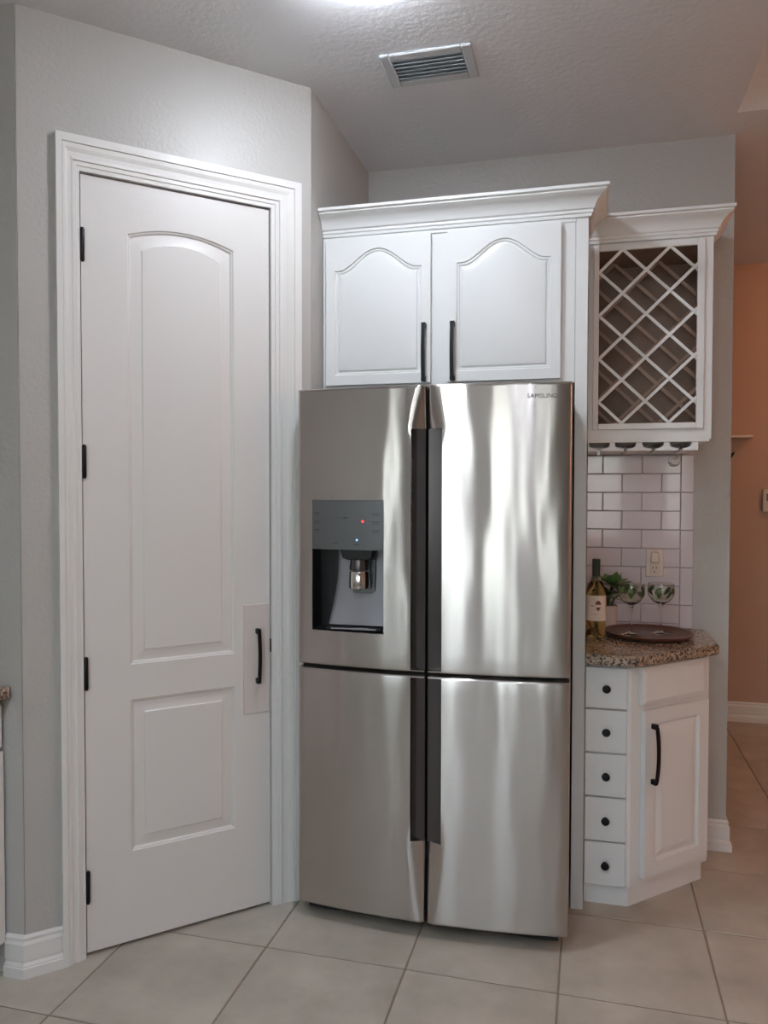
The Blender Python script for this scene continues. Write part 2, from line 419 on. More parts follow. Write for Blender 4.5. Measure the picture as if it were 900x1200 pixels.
# ------------------------------------------------------------------ pantry door
door = thing('door_1', 'tall white two-panel arched pantry door with black hinges and pull', 'door', DF.translation, math.radians(45), **STRUCT)
x0, x1, z0, z1 = 0, .614, .012, 2.428
YF = .004
ST = [(0, 0), (.0025, .004), (.006, .0045), (.010, .0095), (.015, .0095), (.043, .0045), (.046, .0015)]
d = G()
zm = .848
arch = lambda u: 2.268+.032*(1-(2*u-1)**2)
d.panel((x0, x1, zm, z1), (.139, .486, .906, arch), ST, YF)
d.panel((x0, x1, z0, zm), (.139, .486, .302, lambda u: .793), ST, YF)
d.slab_sides(x0, x1, YF, YF+.035, z0, z1)
leaf = d.build('door_leaf', 'door_white', door, F=DF, angle=12)
for zc in (2.212, 1.551, .894, .223):
    hg = G().lathe([(.0, -.052), (.004, -.052), (.0065, -.047), (.0065, .047), (.004, .052), (.0, .052)], (.003, -.006, zc), 14)
    hg.box(.003, .010, .0015, .0042, zc-.046, zc+.046)
    hg.build('hinge', 'black_metal', door, F=DF)
plate = G().box(.517, .609, YF-.004, YF+.001, .690, 1.070, .0015).build('handle_plate', 'plate_white', door, F=DF, label='plain pale backing plate')
bow_pull(.172).build('handle', 'black_metal', plate, F=DF @ Matrix.Translation((.566, YF-.004, .891)), label='black arched pull handle')
G().box(.6145, .6172, -.0035, .02, .898, .945, .0008).build('latch', 'black_metal', door, F=DF)

# ------------------------------------------------------------------ refrigerator
def fy(x): return 2.474+.034*((x+.503)/.45)**2
FX0, FX1, FC = -.954, -.050, -.503
DB = 2.590
fr = thing('refrigerator', 'stainless steel four-door refrigerator with ice and water dispenser', 'refrigerator', (FC, 2.95, 0))
G().box(FX0+.006, FX1-.006, DB+.008, 3.37, .028, 1.775, .004).build('body', 'fridge_side', fr)
G().box(FX0+.03, FX1-.03, 2.53, 2.66, .022, .046, .003).build('bottom_grille', 'black_plastic', fr)
for sx in (FX0+.06, FX1-.06):
    for sy in (2.62, 3.3): G().lathe([(.0, 0), (.02, 0), (.02, .012), (.012, .03), (.0, .03)], (sx, sy, 0), 16).build('foot', 'black_plastic', fr)
for sx in (FX0+.05, FX1-.05): G().box(sx-.03, sx+.03, 2.52, 2.68, 1.776, 1.797, .004).build('hinge_cover', 'fridge_side', fr)
DISP = (-.900, -.645, .992, 1.431)
def frange(a, b, st):
    n = max(1, round((b-a)/st)); return [a+(b-a)*i/n for i in range(n+1)]
def fridge_door(x0, x1, z0, z1, inner, pz, hole=None):
    pk = .047
    pin = x1-pk if inner == 'R' else x0+pk
    r = .009
    xs = set([x0, x0+.0012, x0+.003, x0+.006, x0+r, x1, x1-.0012, x1-.003, x1-.006, x1-r]) | set(frange(x0+r, x1-r, .02))
    xs |= set(frange(x1-.062, x1-r, .0035) if inner == 'R' else frange(x0+r, x0+.062, .0035)) | {pin}
    zs = set([z0, z0+.0012, z0+.003, z0+.006, z0+r, z1, z1-.0012, z1-.003, z1-.006, z1-r]) | set(frange(z0+r, z1-r, .05)) | set(pz)
    far = (pz[1], z1) if pz[1] < z1-.05 else (z0, pz[0])
    zs |= set(frange(far[0], far[1], .012))
    if hole: xs |= {hole[0], hole[1]}; zs |= {hole[2], hole[3]}
    def clean(S, keep):
        L = sorted(S); out = []
        for v in L:
            if out and v-out[-1] < .0009:
                if v in keep: out[-1] = v
                continue
            out.append(v)
        return out
    keepx = {x0, x1, pin} | (set(hole[:2]) if hole else set()); keepz = {z0, z1, *pz} | (set(hole[2:]) if hole else set())
    xs = clean(xs, keepx); zs = clean(zs, keepz)
    def er(dd): return 0 if dd >= r else r-math.sqrt(max(0, r*r-(r-dd)**2))
    def Y(x, z):
        y = fy(x)+max(er(x-x0), er(x1-x), er(z-z0), er(z1-z))*.8
        di = (x1-x) if inner == 'R' else (x-x0)
        if far[0] <= z <= far[1] and di < .058:
            t = (z-far[0])/(far[1]-far[0]); t = 1-t if far[1] == z1 else t     # 1 beside the pocket, 0 at the door end
            wd = .018+.040*math.sqrt(max(0, t))
            if di < wd: y += (.006+.020*t)*(1-di/wd)**1.6
        return y
    bm = bmesh.new(); grid = {}
    for i, x in enumerate(xs):
        for j, z in enumerate(zs): grid[i, j] = bm.verts.new((x, Y(x, z), z))
    for i in range(len(xs)-1):
        for j in range(len(zs)-1):
            xc = (xs[i]+xs[i+1])/2; zc = (zs[j]+zs[j+1])/2
            if pz[0] < zc < pz[1] and ((inner == 'R' and xc > pin) or (inner == 'L' and xc < pin)): continue
            if hole and hole[0] < xc < hole[1] and hole[2] < zc < hole[3]: continue
            bm.faces.new([grid[i, j], grid[i+1, j], grid[i+1, j+1], grid[i, j+1]])
    for v in [v for v in bm.verts if not v.link_faces]: bm.verts.remove(v)
    be = [e for e in bm.edges if e.is_boundary]
    ex = bmesh.ops.extrude_edge_only(bm, edges=be)
    for v in ex['geom']:
        if isinstance(v, bmesh.types.BMVert): v.co.y = DB
    # back sheet
    q = [bm.verts.new(p) for p in ((x0, DB, z0), (x1, DB, z0), (x1, DB, z1), (x0, DB, z1))]
    bm.faces.new(q[::-1])
    bmesh.ops.recalc_face_normals(bm, faces=bm.faces[:])
    g = G(); g.bm(bm)
    o = g.build('door', 'stainless', fr, angle=50)
    # grip recess: a dark liner that slopes back toward the steel edge
    a, b = (pin+.0008, x1-.001) if inner == 'R' else (x0+.001, pin-.0008)
    n = 6; vs_, fs = [], []
    za, zb = pz[0]+.0008, pz[1]-.0008
    for i in range(n+1):
        x = a+(b-a)*i/n; t = i/n if inner == 'R' else 1-i/n
        y = fy(x)+.024-.010*t
        vs_ += [(x, y, za), (x, y, zb), (x, DB-.002, za), (x, DB-.002, zb)]
    for i in range(n):
        k = 4*i
        fs += [[k, k+4, k+5, k+1], [k+1, k+5, k+7, k+3], [k+2, k+6, k+4, k], [k+3, k+7, k+6, k+2]]
    fs += [[0, 1, 3, 2], [4*n+1, 4*n, 4*n+2, 4*n+3]]
    G().add(vs_, fs).build('grip_recess', 'recess_steel', o, label='dark recessed grip strip')
    return o
gap = .0042
dUL = fridge_door(FX0, FC-gap, .874, 1.803, 'R', (.880, 1.662), DISP)
dUR = fridge_door(FC+gap, FX1, .874, 1.803, 'L', (.880, 1.662))
dLL = fridge_door(FX0, FC-gap, .049, .862, 'R', (.316, .856))
dLR = fridge_door(FC+gap, FX1, .049, .862, 'L', (.316, .856))
G().box(FX0+.012, FX1-.012, 2.53, DB+.006, .856, .880).build('gasket', 'dark_gap', fr)
G().box(FC-.0038, FC+.0038, 2.515, DB+.006, .06, 1.79).build('centre_gasket', 'dark_gap', fr)

# lettering on the upper right door
def lettering(txt, width, name, material, parent, place):
    cu_ = bpy.data.curves.new('t', 'FONT'); cu_.body = txt; cu_.size = 1; cu_.align_x = 'LEFT'; cu_.extrude = 0.0
    to = bpy.data.objects.new('t', cu_); COL.objects.link(to); bpy.context.view_layer.update()
    me = bpy.data.meshes.new_from_object(to.evaluated_get(bpy.context.evaluated_depsgraph_get()))
    V = [v.co.copy() for v in me.vertices]; Fc = [list(p.vertices) for p in me.polygons]
    bpy.data.objects.remove(to); bpy.data.curves.remove(cu_); bpy.data.meshes.remove(me)
    mx = max(v.x for v in V); mn = min(v.x for v in V); s_ = width/(mx-mn)
    g = G(); g.add([place((v.x-mn)*s_, v.y*s_) for v in V], Fc)
    return g.build(name, material, parent, smooth=False)
lettering('SAMSUNG', .092, 'lettering', 'logo_grey', dUR, lambda a, b: (-.186+a, fy(-.186+a)-.0006, 1.752+b))

# dispenser set in the upper left door
dx0, dx1, dz0, dz1 = DISP
ZS = 1.268
e_ = .0012
cav = G()
yb = DB-.004
fL, fR = fy(dx0)+.003, fy(dx1)+.003
cav.add([(dx0+e_, fL, dz0+e_), (dx1-e_, fR, dz0+e_), (dx1-e_, fR, ZS), (dx0+e_, fL, ZS),
         (dx0+e_, yb, dz0+e_), (dx1-e_, yb, dz0+e_), (dx1-e_, yb, ZS), (dx0+e_, yb, ZS)],
        [[0, 1, 5, 4], [1, 2, 6, 5], [2, 3, 7, 6], [3, 0, 4, 7], [4, 5, 6, 7]])
disp = cav.build('dispenser', 'black_plastic', fr, smooth=False, label='recessed black ice and water dispenser bay')
cpn = G(); n = 10; vs_, fs = [], []
for i in range(n+1):
    x = dx0+e_+(dx1-dx0-2*e_)*i/n
    vs_ += [(x, fy(x)-.0012, ZS-.002), (x, fy(x)-.0012, dz1-e_), (x, fy(x)+.05, ZS-.002), (x, fy(x)+.05, dz1-e_)]
for i in range(n):
    k = 4*i; fs += [[k, k+4, k+5, k+1], [k+1, k+5, k+7, k+3], [k+2, k+6, k+4, k]]
fs += [[0, 1, 3, 2], [4*n+1, 4*n, 4*n+2, 4*n+3]]
cpn.add(vs_, fs).build('control_panel', 'panel_grey', disp, label='grey touch control panel')
def dash(x, z, wd, hh=.0022, m='print_grey', nm='printed_mark'):
    G().box(x, x+wd, fy(x+wd/2)-.0018, fy(x+wd/2)-.0008, z, z+hh).build(nm, m, disp)
for z in (1.386, 1.358, 1.330):
    dash(-.892, z, .030); dash(-.686, z, .034); dash(-.889, z-.006, .020, .0014); dash(-.682, z-.006, .022, .0014)
dash(-.815, 1.371, .085, .001); dash(-.787, 1.3705, .018, .003); dash(-.822, 1.287, .018); dash(-.748, 1.283, .024)
G().lathe([(.0, -.0022), (.0034, -.0022), (.0042, -.001), (.0042, .0)], (-.717, fy(-.717)-.001, 1.361), 16, 'y').build('indicator_light', 'red_led', disp, label='small red indicator light')
G().lathe([(.0, -.0022), (.0028, -.0022), (.0035, -.001), (.0035, .0)], (-.738, fy(-.738)-.001, 1.299), 16, 'y').build('indicator_light', 'blue_led', disp, label='small blue indicator light')
# sloping back plate with curved left edge
pl = []
N_ = 14
for i in range(N_+1):
    t = i/N_; z = ZS-.001-(ZS-.001-1.010)*t
    xl = -.822-.006*t-.030*max(0, t-.35)**1.4
    yy = 2.560-.038*t*t
    pl.append((xl, yy, z))
vs_, fs = [], []
for xl, yy, z in pl: vs_ += [(xl-.006, yy+.006, z), (xl, yy, z), (xl+.01, yy-.0015, z), (dx1-.010, yy-.0015, z), (xl-.006, yb-.001, z), (dx1-.010, yb-.001, z)]
for i in range(N_):
    k = 6*i
    for a, b in ((0, 1), (1, 2), (2, 3)): fs.append([k+a, k+6+a, k+6+b, k+b])
    fs += [[k+4, k+10, k+6, k], [k+3, k+9, k+11, k+5]]
k = 6*N_; fs += [[k+0, k+4, k+5, k+3, k+2, k+1]]
G().add(vs_, fs).build('back_plate', 'cavity_grey', disp, angle=60, label='grey sloping back plate')
spx, spy = -.737, 2.512
G().prism_y([(-.800, ZS), (-.790, 1.238), (-.768, 1.232), (-.706, 1.232), (-.688, 1.240), (-.684, ZS)], 2.488, 2.556, .003).build('spout_housing', 'black_plastic', disp)
G().lathe([(.0, 1.198), (.033, 1.198), (.034, 1.205), (.030, 1.233), (.0, 1.233)], (spx, spy, 0), 28).build('spout_neck', 'recess_steel', disp)
G().lathe([(.0, 1.134), (.030, 1.134), (.0345, 1.138), (.0355, 1.150), (.0345, 1.190), (.033, 1.194), (.0, 1.194)], (spx, spy, 0), 28).build('spout', 'chrome', disp, label='chrome water spout')
G().prism_y([(-.772, 1.120), (-.764, 1.112), (-.702, 1.112), (-.690, 1.122), (-.690, 1.233), (-.772, 1.233)], 2.545, 2.562, .003).build('lever', 'panel_grey', disp)
dt = G().box(dx0+.05, dx1-.012, 2.496, 2.575, dz0+.004, dz0+.014, .002)
dt.build('drip_tray', 'black_plastic', disp)
G().box(dx0+.068, dx1-.03, 2.494, 2.500, dz0+.006, dz0+.012, .001).build('tray_edge', 'cavity_grey', disp)

# ------------------------------------------------------------------ cabinet above the refrigerator
CROWN = [(0, 0), (.008, 0), (.010, .006), (.010, .010), (.014, .013), (.014, .022), (.019, .026), (.022, .036), (.030, .050), (.042, .062), (.054, .069), (.058, .073), (.058, .078), (.066, .081), (.066, .091), (0, .091)]
uc = thing('fridge_cabinet', 'white two-door cabinet with crown moulding above the refrigerator', 'cabinet', (-.48, 3.1, 1.835))
cb = G().box(-.958, -.0485, 2.79, BW-.002, 1.835, 2.395, .001)
cb.box(-.958, -.0485, 2.786, 2.79, 2.383, 2.395).box(-.958, -.951, 2.786, 2.79, 1.835, 2.383)
cb.build('body', 'cabinet_white', uc)
def bell(zs, amp):
    def f(u):
        c = abs(2*u-1); c = min(1, c/.86)
        return zs+amp*(.5+.5*math.cos(math.pi*c))**.8
    return f
CST = [(0, 0), (.0022, .0045), (.008, .0045), (.0102, .0085), (.0155, .0080), (.018, .0040), (.034, .001)]
for (a, b, hx) in ((-.944, -.548, -.571), (-.491, -.094, -.468)):
    yf = 2.768; g = G()
    g.panel((a+.002, b-.002, 1.850, 2.378), (a+.035, b-.035, 1.886, bell(2.268, .074)), CST, yf)
    g.slab_sides(a+.002, b-.002, yf, 2.7895, 1.850, 2.378)
    dr = g.build('door', 'cabinet_white', uc, angle=12)
    bow_pull(.190, .030, .0065).build('handle', 'black_metal', dr, F=Matrix.Translation((hx, yf, 1.956)), label='black arched pull handle')
crown1 = G().sweep([(-.958, 2.79), (-.0055, 2.79), (-.0055, 3.030)], CROWN, 2.3955).build('crown_moulding', 'cabinet_white', uc, angle=25)

# tall end panel between the refrigerator and the wine corner
G().box(-.0475, -.0058, 2.788, BW-.002, 0, 2.3945, .001).build('end_panel', 'cabinet_white', label='tall narrow white panel on the right side of the refrigerator', category='panel')

# ------------------------------------------------------------------ wine cabinet
wc = thing('wine_cabinet', 'white wall cabinet with diamond wine lattice and crown moulding', 'cabinet', (.215, 3.25, 1.615))
A, B, Z0, Z1, YF = -.004, .436, 1.655, 2.400, 3.10
ox0, ox1, oz0, oz1 = .034, .381, 1.716, 2.363
g = G()
g.box(A, A+.018, YF+.02, BW-.002, Z0, Z1).box(B-.018, B, YF+.02, BW-.002, Z0, Z1).box(A+.018, B-.018, YF+.02, BW-.002, Z1-.018, Z1).box(A+.018, B-.018, YF+.02, BW-.002, Z0, Z0+.018)
g.box(A, ox0-.012, YF, YF+.02, Z0, Z1).box(ox1+.022, B, YF, YF+.02, Z0, Z1).box(ox0-.012, ox1+.022, YF, YF+.02, Z0, oz0-.02).box(ox0-.012, ox1+.022, YF, YF+.02, oz1+.022, Z1)
g.build('body', 'cabinet_white', wc)
G().box(A+.0185, B-.0185, BW-.012, BW-.003, Z0+.0185, Z1-.0185).box(A+.0185, A+.022, YF+.022, BW-.012, Z0+.0185, Z1-.0185).box(B-.022, B-.0185, YF+.022, BW-.012, Z0+.0185, Z1-.0185).box(A+.022, B-.022, YF+.022, BW-.012, Z0+.0185, Z0+.022).box(A+.022, B-.022, YF+.022, BW-.012, Z1-.022, Z1-.0185).build('interior_lining', 'wood_interior', wc)
fd = G()
q0, q1, q2, q3 = ox0-.020, ox1+.026, oz0-.022, oz1+.024
fd.box(q0, ox0, YF-.012, YF-.0003, q2, q3, .0015).box(ox1, q1, YF-.012, YF-.0003, q2, q3, .0015).box(ox0, ox1, YF-.012, YF-.0003, q2, oz0, .0015).box(ox0, ox1, YF-.012, YF-.0003, oz1, q3, .0015)
lat = fd.build('lattice_frame', 'cabinet_white', wc)
def clip(p, dvec, r):
    t0, t1 = -9, 9
    for c, dd, lo, hi in ((p[0], dvec[0], r[0], r[1]), (p[1], dvec[1], r[2], r[3])):
        a, b = (lo-c)/dd, (hi-c)/dd
        if a > b: a, b = b, a
        t0 = max(t0, a); t1 = min(t1, b)
    return (t0, t1) if t1-t0 > .02 else None
def lattice(rect, cw, ch, xoff, wd, ya, yb_, th, parent, m):
    x0_, x1_, z0_, z1_ = rect
    ln = math.hypot(cw, ch)
    for sgn, y in ((1, ya), (-1, yb_)):
        dv = (cw/ln, sgn*ch/ln)
        for k in range(-4, 10):
            p = (x0_+xoff+cw*k, z1_)
            c = clip(p, dv, (x0_, x1_, z0_, z1_))
            if not c: continue
            a = Vector((p[0]+dv[0]*c[0], y, p[1]+dv[1]*c[0])); b = Vector((p[0]+dv[0]*c[1], y, p[1]+dv[1]*c[1]))
            o = Vector((-dv[1], 0, dv[0]))*wd
            hy = Vector((0, th/2, 0))
            v = [a-o-hy, b-o-hy, b+o-hy, a+o-hy, a-o+hy, b-o+hy, b+o+hy, a+o+hy]
            G().add(v, [[0, 1, 2, 3], [5, 4, 7, 6], [1, 0, 4, 5], [3, 2, 6, 7], [2, 1, 5, 6], [0, 3, 7, 4]]).build('slat', m, parent, smooth=False)
W_, H_ = ox1-ox0, oz1-oz0
lattice((ox0-.003, ox1+.003, oz0-.003, oz1+.003), .485*W_, .2505*H_, .245*W_+.003, .0055, YF-.009, YF-.0045, .0044, lat, 'cabinet_white')
lattice((A+.024, B-.024, Z0+.024, Z1-.024), .485*W_, .2505*H_, .245*W_-.01, .0065, BW-.0905, BW-.0835, .0068, wc, 'rack_wood')
G().sweep([(A, YF), (B, YF), (B, BW-.002)], CROWN, Z1-.006).build('crown_moulding', 'cabinet_white', wc, angle=25)
G().box(A, B-.006, YF-.003, BW-.003, Z0-.010, Z0-.0003, .0015).build('bottom_rail', 'cabinet_white', wc)
# stemware rack under the cabinet: T rails between four flared slots
rz0, rz1 = 1.614, Z0-.0105
sl = [.040, .135, .234, .331]
edges = [A+.002]+sl+[.392]
for k in range(5):
    a = edges[k]+(.007 if k else 0); b = edges[k+1]-(.007 if k < 4 else 0)
    L, Rr = [], []
    for i in range(7):
        t = i/6; o = .031*math.sin(t*math.pi/2)**.9 if True else 0
        L.append((a+(o if k else 0), rz0+.008+(rz1-.006-rz0-.008)*(1-math.cos(t*math.pi/2))))
        Rr.append((b-(o if k < 4 else 0), rz0+.008+(rz1-.006-rz0-.008)*(1-math.cos(t*math.pi/2))))
    poly = [(a, rz0), (b, rz0)]+Rr+[(Rr[-1][0], rz1)]+[(L[-1][0], rz1)]+L[::-1]
    pp = []
    for q in poly:
        if not pp or (abs(q[0]-pp[-1][0])+abs(q[1]-pp[-1][1])) > 1e-5: pp.append(q)
    G().prism_y(pp, YF+.002, BW-.02).build('glass_rail', 'cabinet_white', wc)

# ------------------------------------------------------------------ base cabinet with angled door
bc = thing('base_cabinet', 'white angled base cabinet with five small drawers under the granite top', 'cabinet', (.2, 3.1, 0))
P0 = (.152, 2.838); AL = .412
P1 = (P0[0]+AL*R2, P0[1]+AL*R2)
G().prism([(-.004, 2.838), P0, P1, (P1[0], BW-.002), (-.004, BW-.002)], .072, .861).build('body', 'cabinet_white', bc)
tk = .014
G().prism([(-.004, 2.838+tk), (P0[0]-tk*.41, 2.838+tk), (P1[0]-tk*1.41, P1[1]), (P1[0]-tk*1.41, BW-.003), (-.004, BW-.003)], .0, .0715).build('toe_kick', 'cabinet_white', bc)
zt = [.848, .699, .544, .389, .231, .080]
kn = None
for k in range(5):
    a, b = zt[k+1]+(.006 if k < 4 else .0), zt[k]-.0
    dw = G().box(-.002, .137, 2.822, 2.8375, a, b, .0015).build('drawer', 'cabinet_white', bc)
    knob().build('knob', 'black_metal', dw, F=Matrix.Translation((.068, 2.822, (a+b)/2)), label='round black knob')
AF = frame((P0[0], P0[1], 0), math.radians(45))
g = G(); y0 = -.019
DST = [(0, 0), (.004, .003), (.008, .003)]
g.panel((.036, .374, .714, .846), (.052, .358, .730, lambda u: .830), [(0, 0), (.002, .0)], y0)
g2 = G().box(.036, .374, -.014, -.0003, .712, .848, .002)
g2.add([(.036, -.014, .712), (.374, -.014, .712), (.374, -.014, .848), (.036, -.014, .848), (.054, -.021, .730), (.356, -.021, .730), (.356, -.021, .830), (.054, -.021, .830)],
       [[0, 1, 5, 4], [1, 2, 6, 5], [2, 3, 7, 6], [3, 0, 4, 7], [4, 5, 6, 7]])
g2.build('drawer', 'cabinet_white', bc, F=AF, angle=10, label='bevelled plain drawer front')
g = G(); X0_, X1_, Z0_, Z1_ = .050, .388, .100, .694
g.panel((X0_, X1_, Z0_, Z1_), (X0_+.050, X1_-.050, Z0_+.052, lambda u: Z1_-.050), [(0, 0), (.003, .005), (.009, .008), (.014, .008), (.038, .002)], -.020)
g.slab_sides(X0_, X1_, -.020, -.0003, Z0_, Z1_)
bd = g.build('door', 'cabinet_white', bc, F=AF, angle=12)
bow_pull(.196, .030, .0055).build('handle', 'black_metal', bd, F=AF @ Matrix.Translation((.084, -.020, .540)), label='black arched pull handle')

ct = G()
poly = [(-.0045, 2.776), (.166, 2.776), (.471, 3.081), (.471, 3.20), (.462, BW-.002), (-.0045, BW-.002)]
ct.prism(poly, .8625, .900, .005, 2)
ct.build('countertop', 'granite', label='brown speckled granite top on the angled base cabinet', category='countertop')

# ------------------------------------------------------------------ backsplash tiles on the back wall
sy = BW-.010
bs = G().box(-.0045, .418, BW-.004, BW-.0004, .9005, 1.653).build('backsplash_bed', 'wall_grout', wall_back)
rowz = [1.531+.0768*1]
rows = []
z = 1.609
while z > .90:
    rows.append((max(z-.0745, .9012), z)); z -= .0768
rows.insert(0, (1.611, 1.652))
tl = {}
def sub_tile(xa, xb, za, zb):
    key = (round(xb-xa, 4), round(zb-za, 4))
    c = Vector(((xa+xb)/2, BW-.0075, (za+zb)/2))
    if key not in tl:
        tl[key] = G().box(xa, xb, BW-.012, BW-.003, za, zb, .0022, 2).build('tile', 'subway', wall_back, angle=20)
    else: copy_at(tl[key], W[wall_back].inverted() @ c, wall_back)
OUT = (.2325, .3015, 1.110, 1.224)
for r, (za, zb) in enumerate(rows):
    off = .0605 if r % 2 == 1 else -.0175
    if r == 0: off = -.0175
    x = off-.1548*2
    while x < .365:
        xa, xb = max(x, -.004), min(x+.1525, .3640)
        if xb-xa > .012: sub_tile(round(xa, 4), round(xb, 4), za, zb)
        x += .1548
for r in range(5):
    zb = 1.609-r*.1536; za = max(zb-.1513, .9012)
    sub_tile(.3665, .4150, za, zb)
sub_tile(.3665, .4150, 1.611, 1.652)

# outlet
oy = BW-.0125
ol = thing('outlet', 'white double outlet with a plug-in block on the tiled backsplash', 'outlet', (.267, oy, 1.110))
G().box(OUT[0], OUT[1], oy-.006, oy-.0002, OUT[2], OUT[3], .002).build('cover_plate', 'outlet_white', ol)
G().box(.250, .284, oy-.0085, oy-.006, 1.120, 1.164, .002).build('socket', 'outlet_white', ol)
for dx in (-.0065, .0065): G().box(.267+dx-.0014, .267+dx+.0014, oy-.0092, oy-.0084, 1.143, 1.153).build('slot', 'dark_gap', ol)
G().lathe([(.0, -.0008), (.003, -.0008), (.003, 0)], (.267, oy-.0085, 1.131), 12, 'y').build('ground_hole', 'dark_gap', ol)
G().prism_y([(.249, 1.170), (.285, 1.170), (.281, 1.213), (.253, 1.213)], oy-.030, oy-.006, .003).build('plug_block', 'outlet_white', ol, label='small white plug-in block')

# round clear stick-on disc with etched arcs
sk = thing('wall_disc', 'round clear disc stuck on the top backsplash tile', 'sticker', (.338, BW-.0122, 1.585))
G().lathe([(.0, -.004), (.022, -.004), (.0245, -.002), (.0245, -.0002)], (.338, BW-.0124, 1.585), 28, 'y').build('disc', 'clear_plastic', sk)
for rr, a0, a1 in ((.021, 190, 350), (.016, 200, 300), (.010, 20, 120), (.018, 40, 80)):
    pth = [(.338+rr*math.cos(math.radians(a)), BW-.0166, 1.585+rr*math.sin(math.radians(a))) for a in [a0+(a1-a0)*i/12 for i in range(13)]]
    G().bar(pth, .0005, .0011, (0, 1, 0)).build('etched_arc', 'print_grey', sk)

# ------------------------------------------------------------------ things on the granite top
CT = .900
bo = thing('wine_bottle', 'clear glass bottle of white wine with dark green cap and pale label', 'bottle', (.0325, 3.085, CT))
T = Matrix.Translation((.0325, 3.085, CT))
def glass_shell(outer, th):
    inner = [(max(r-th, 0), z) for r, z in outer]
    return outer, inner
op = [(.0, .002), (.020, .0), (.033, .0), (.0362, .004), (.0362, .165), (.0355, .180), (.030, .200), (.020, .222), (.0150, .236), (.0140, .250), (.0140, .292), (.0, .292)]
G().lathe(op, seg=36).build('glass_body', 'bottle_glass', bo, F=T)
G().lathe([(.0, .008), (.030, .006), (.0338, .010), (.0338, .164), (.033, .178), (.0275, .198), (.018, .219), (.0, .219)], seg=36).build('wine', 'wine', bo, F=T)
G().lathe([(.0146, .238), (.0152, .240), (.0152, .298), (.0146, .304), (.0, .305)], seg=28).build('cap', 'cap_green', bo, F=T, label='dark green foil cap')
def cyl_patch(pts, r):
    return [(r*math.sin(a), -r*math.cos(a), z) for a, z in pts]
lb = G(); vs_, fs = [], []
for i in range(21):
    a = math.radians(-88+176*i/20)
    vs_ += cyl_patch([(a, .072), (a, .172-.004)], .0367)
for i in range(20): fs.append([2*i, 2*i+2, 2*i+3, 2*i+1])
label = lb.add(vs_, fs).build('label', 'paper_label', bo, F=T)
def emb(pts): return G().add(cyl_patch(pts, .0373), [list(range(len(pts)))])
def strip(cols):
    g_ = G(); v_ = []
    for a_, lo_, hi_ in cols: v_ += cyl_patch([(a_, lo_), (a_, hi_)], .0371)
    return g_.add(v_, [[2*i, 2*i+2, 2*i+3, 2*i+1] for i in range(len(cols)-1)])
ac = .22
us = [-1+2*i/12 for i in range(13)]
strip([(ac+.30*u, .134, .1342+.015*math.sqrt(max(0, 1-u*u))) for u in us]).build('emblem', 'emblem_red', label, F=T, smooth=False)
strip([(ac+.26*u, .124-.015*(1-abs(u))-.0002, .124) for u in us]).build('emblem', 'emblem_red', label, F=T, smooth=False)
strip([(-.52+.06*i, .128, .1305) for i in range(7)]).build('printed_line', 'print_grey', label, F=T, smooth=False)
strip([(-.45+.075*i, .098, .0988) for i in range(11)]).build('printed_line', 'logo_grey', label, F=T, smooth=False)

tr = G().lathe([(.0, .004), (.09, .004), (.13, .0), (.148, .004), (.160, .010), (.166, .017), (.1665, .0195), (.163, .020), (.152, .014), (.138, .010), (.0, .010)], (.232, 3.190, CT), 64)
tr.build('tray', 'tray_brown', angle=45, label='round brown wooden tray under the two glasses', category='tray')

def goblet(x, y, label_, rot):
    gb = thing('wine_glass', label_, 'glass', (x, y, CT+.0102), rot, group='stemmed glasses on the tray')
    Fm = W[gb]
    o = [(.0, .0), (.036, .0), (.038, .0015), (.034, .004), (.012, .008), (.0052, .014), (.0040, .03), (.0040, .085), (.0058, .092), (.0072, .097), (.0062, .102), (.0085, .108), (.0100, .111), (.009, .115), (.018, .120), (.034, .130), (.046, .147), (.050, .163), (.0498, .178), (.0475, .197)]
    inn = [(.0462, .197), (.0484, .178), (.0486, .163), (.0446, .148), (.033, .1325), (.017, .1225), (.0, .120)]
    G().lathe(o+inn, seg=40).build('glass_body', 'goblet_glass', gb, F=Fm)
    # leaf-shaped green patches round the bowl
    def rad(z):
        for (r0, z0_), (r1, z1_) in zip(o, o[1:]):
            if z0_ <= z <= z1_ and z1_ > z0_: return r0+(r1-r0)*(z-z0_)/(z1_-z0_)
        return .048
    rnd = random.Random(int(x*1000))
    for k in range(9):
        a = k*.7+rnd.uniform(-.12, .12); zc = .168+rnd.uniform(-.012, .010); ln = .016+rnd.random()*.006; tilt = rnd.uniform(-.9, .9)
        pts = []
        for i in range(14):
            t = 2*math.pi*i/14; u = math.cos(t)*ln; v = math.sin(t)*ln*.42*(1+.3*math.cos(t))
            uu = u*math.cos(tilt)-v*math.sin(tilt); vv = u*math.sin(tilt)+v*math.cos(tilt)
            z = min(zc+uu, .1965); r = rad(z)+.0005; aa = a+vv/.049
            pts.append((r*math.sin(aa), -r*math.cos(aa), z))
        G().add(pts, [list(range(14))]).build('leaf_patch', 'leaf_dark' if k % 2 else 'leaf_green', gb, F=Fm, smooth=False)
goblet(.164, 3.145, 'stemmed glass with green leaf-shaped patches nearer the wine bottle on tray', 0)
goblet(.276, 3.190, 'stemmed glass with green leaf-shaped patches on the right of the tray', 1.9)

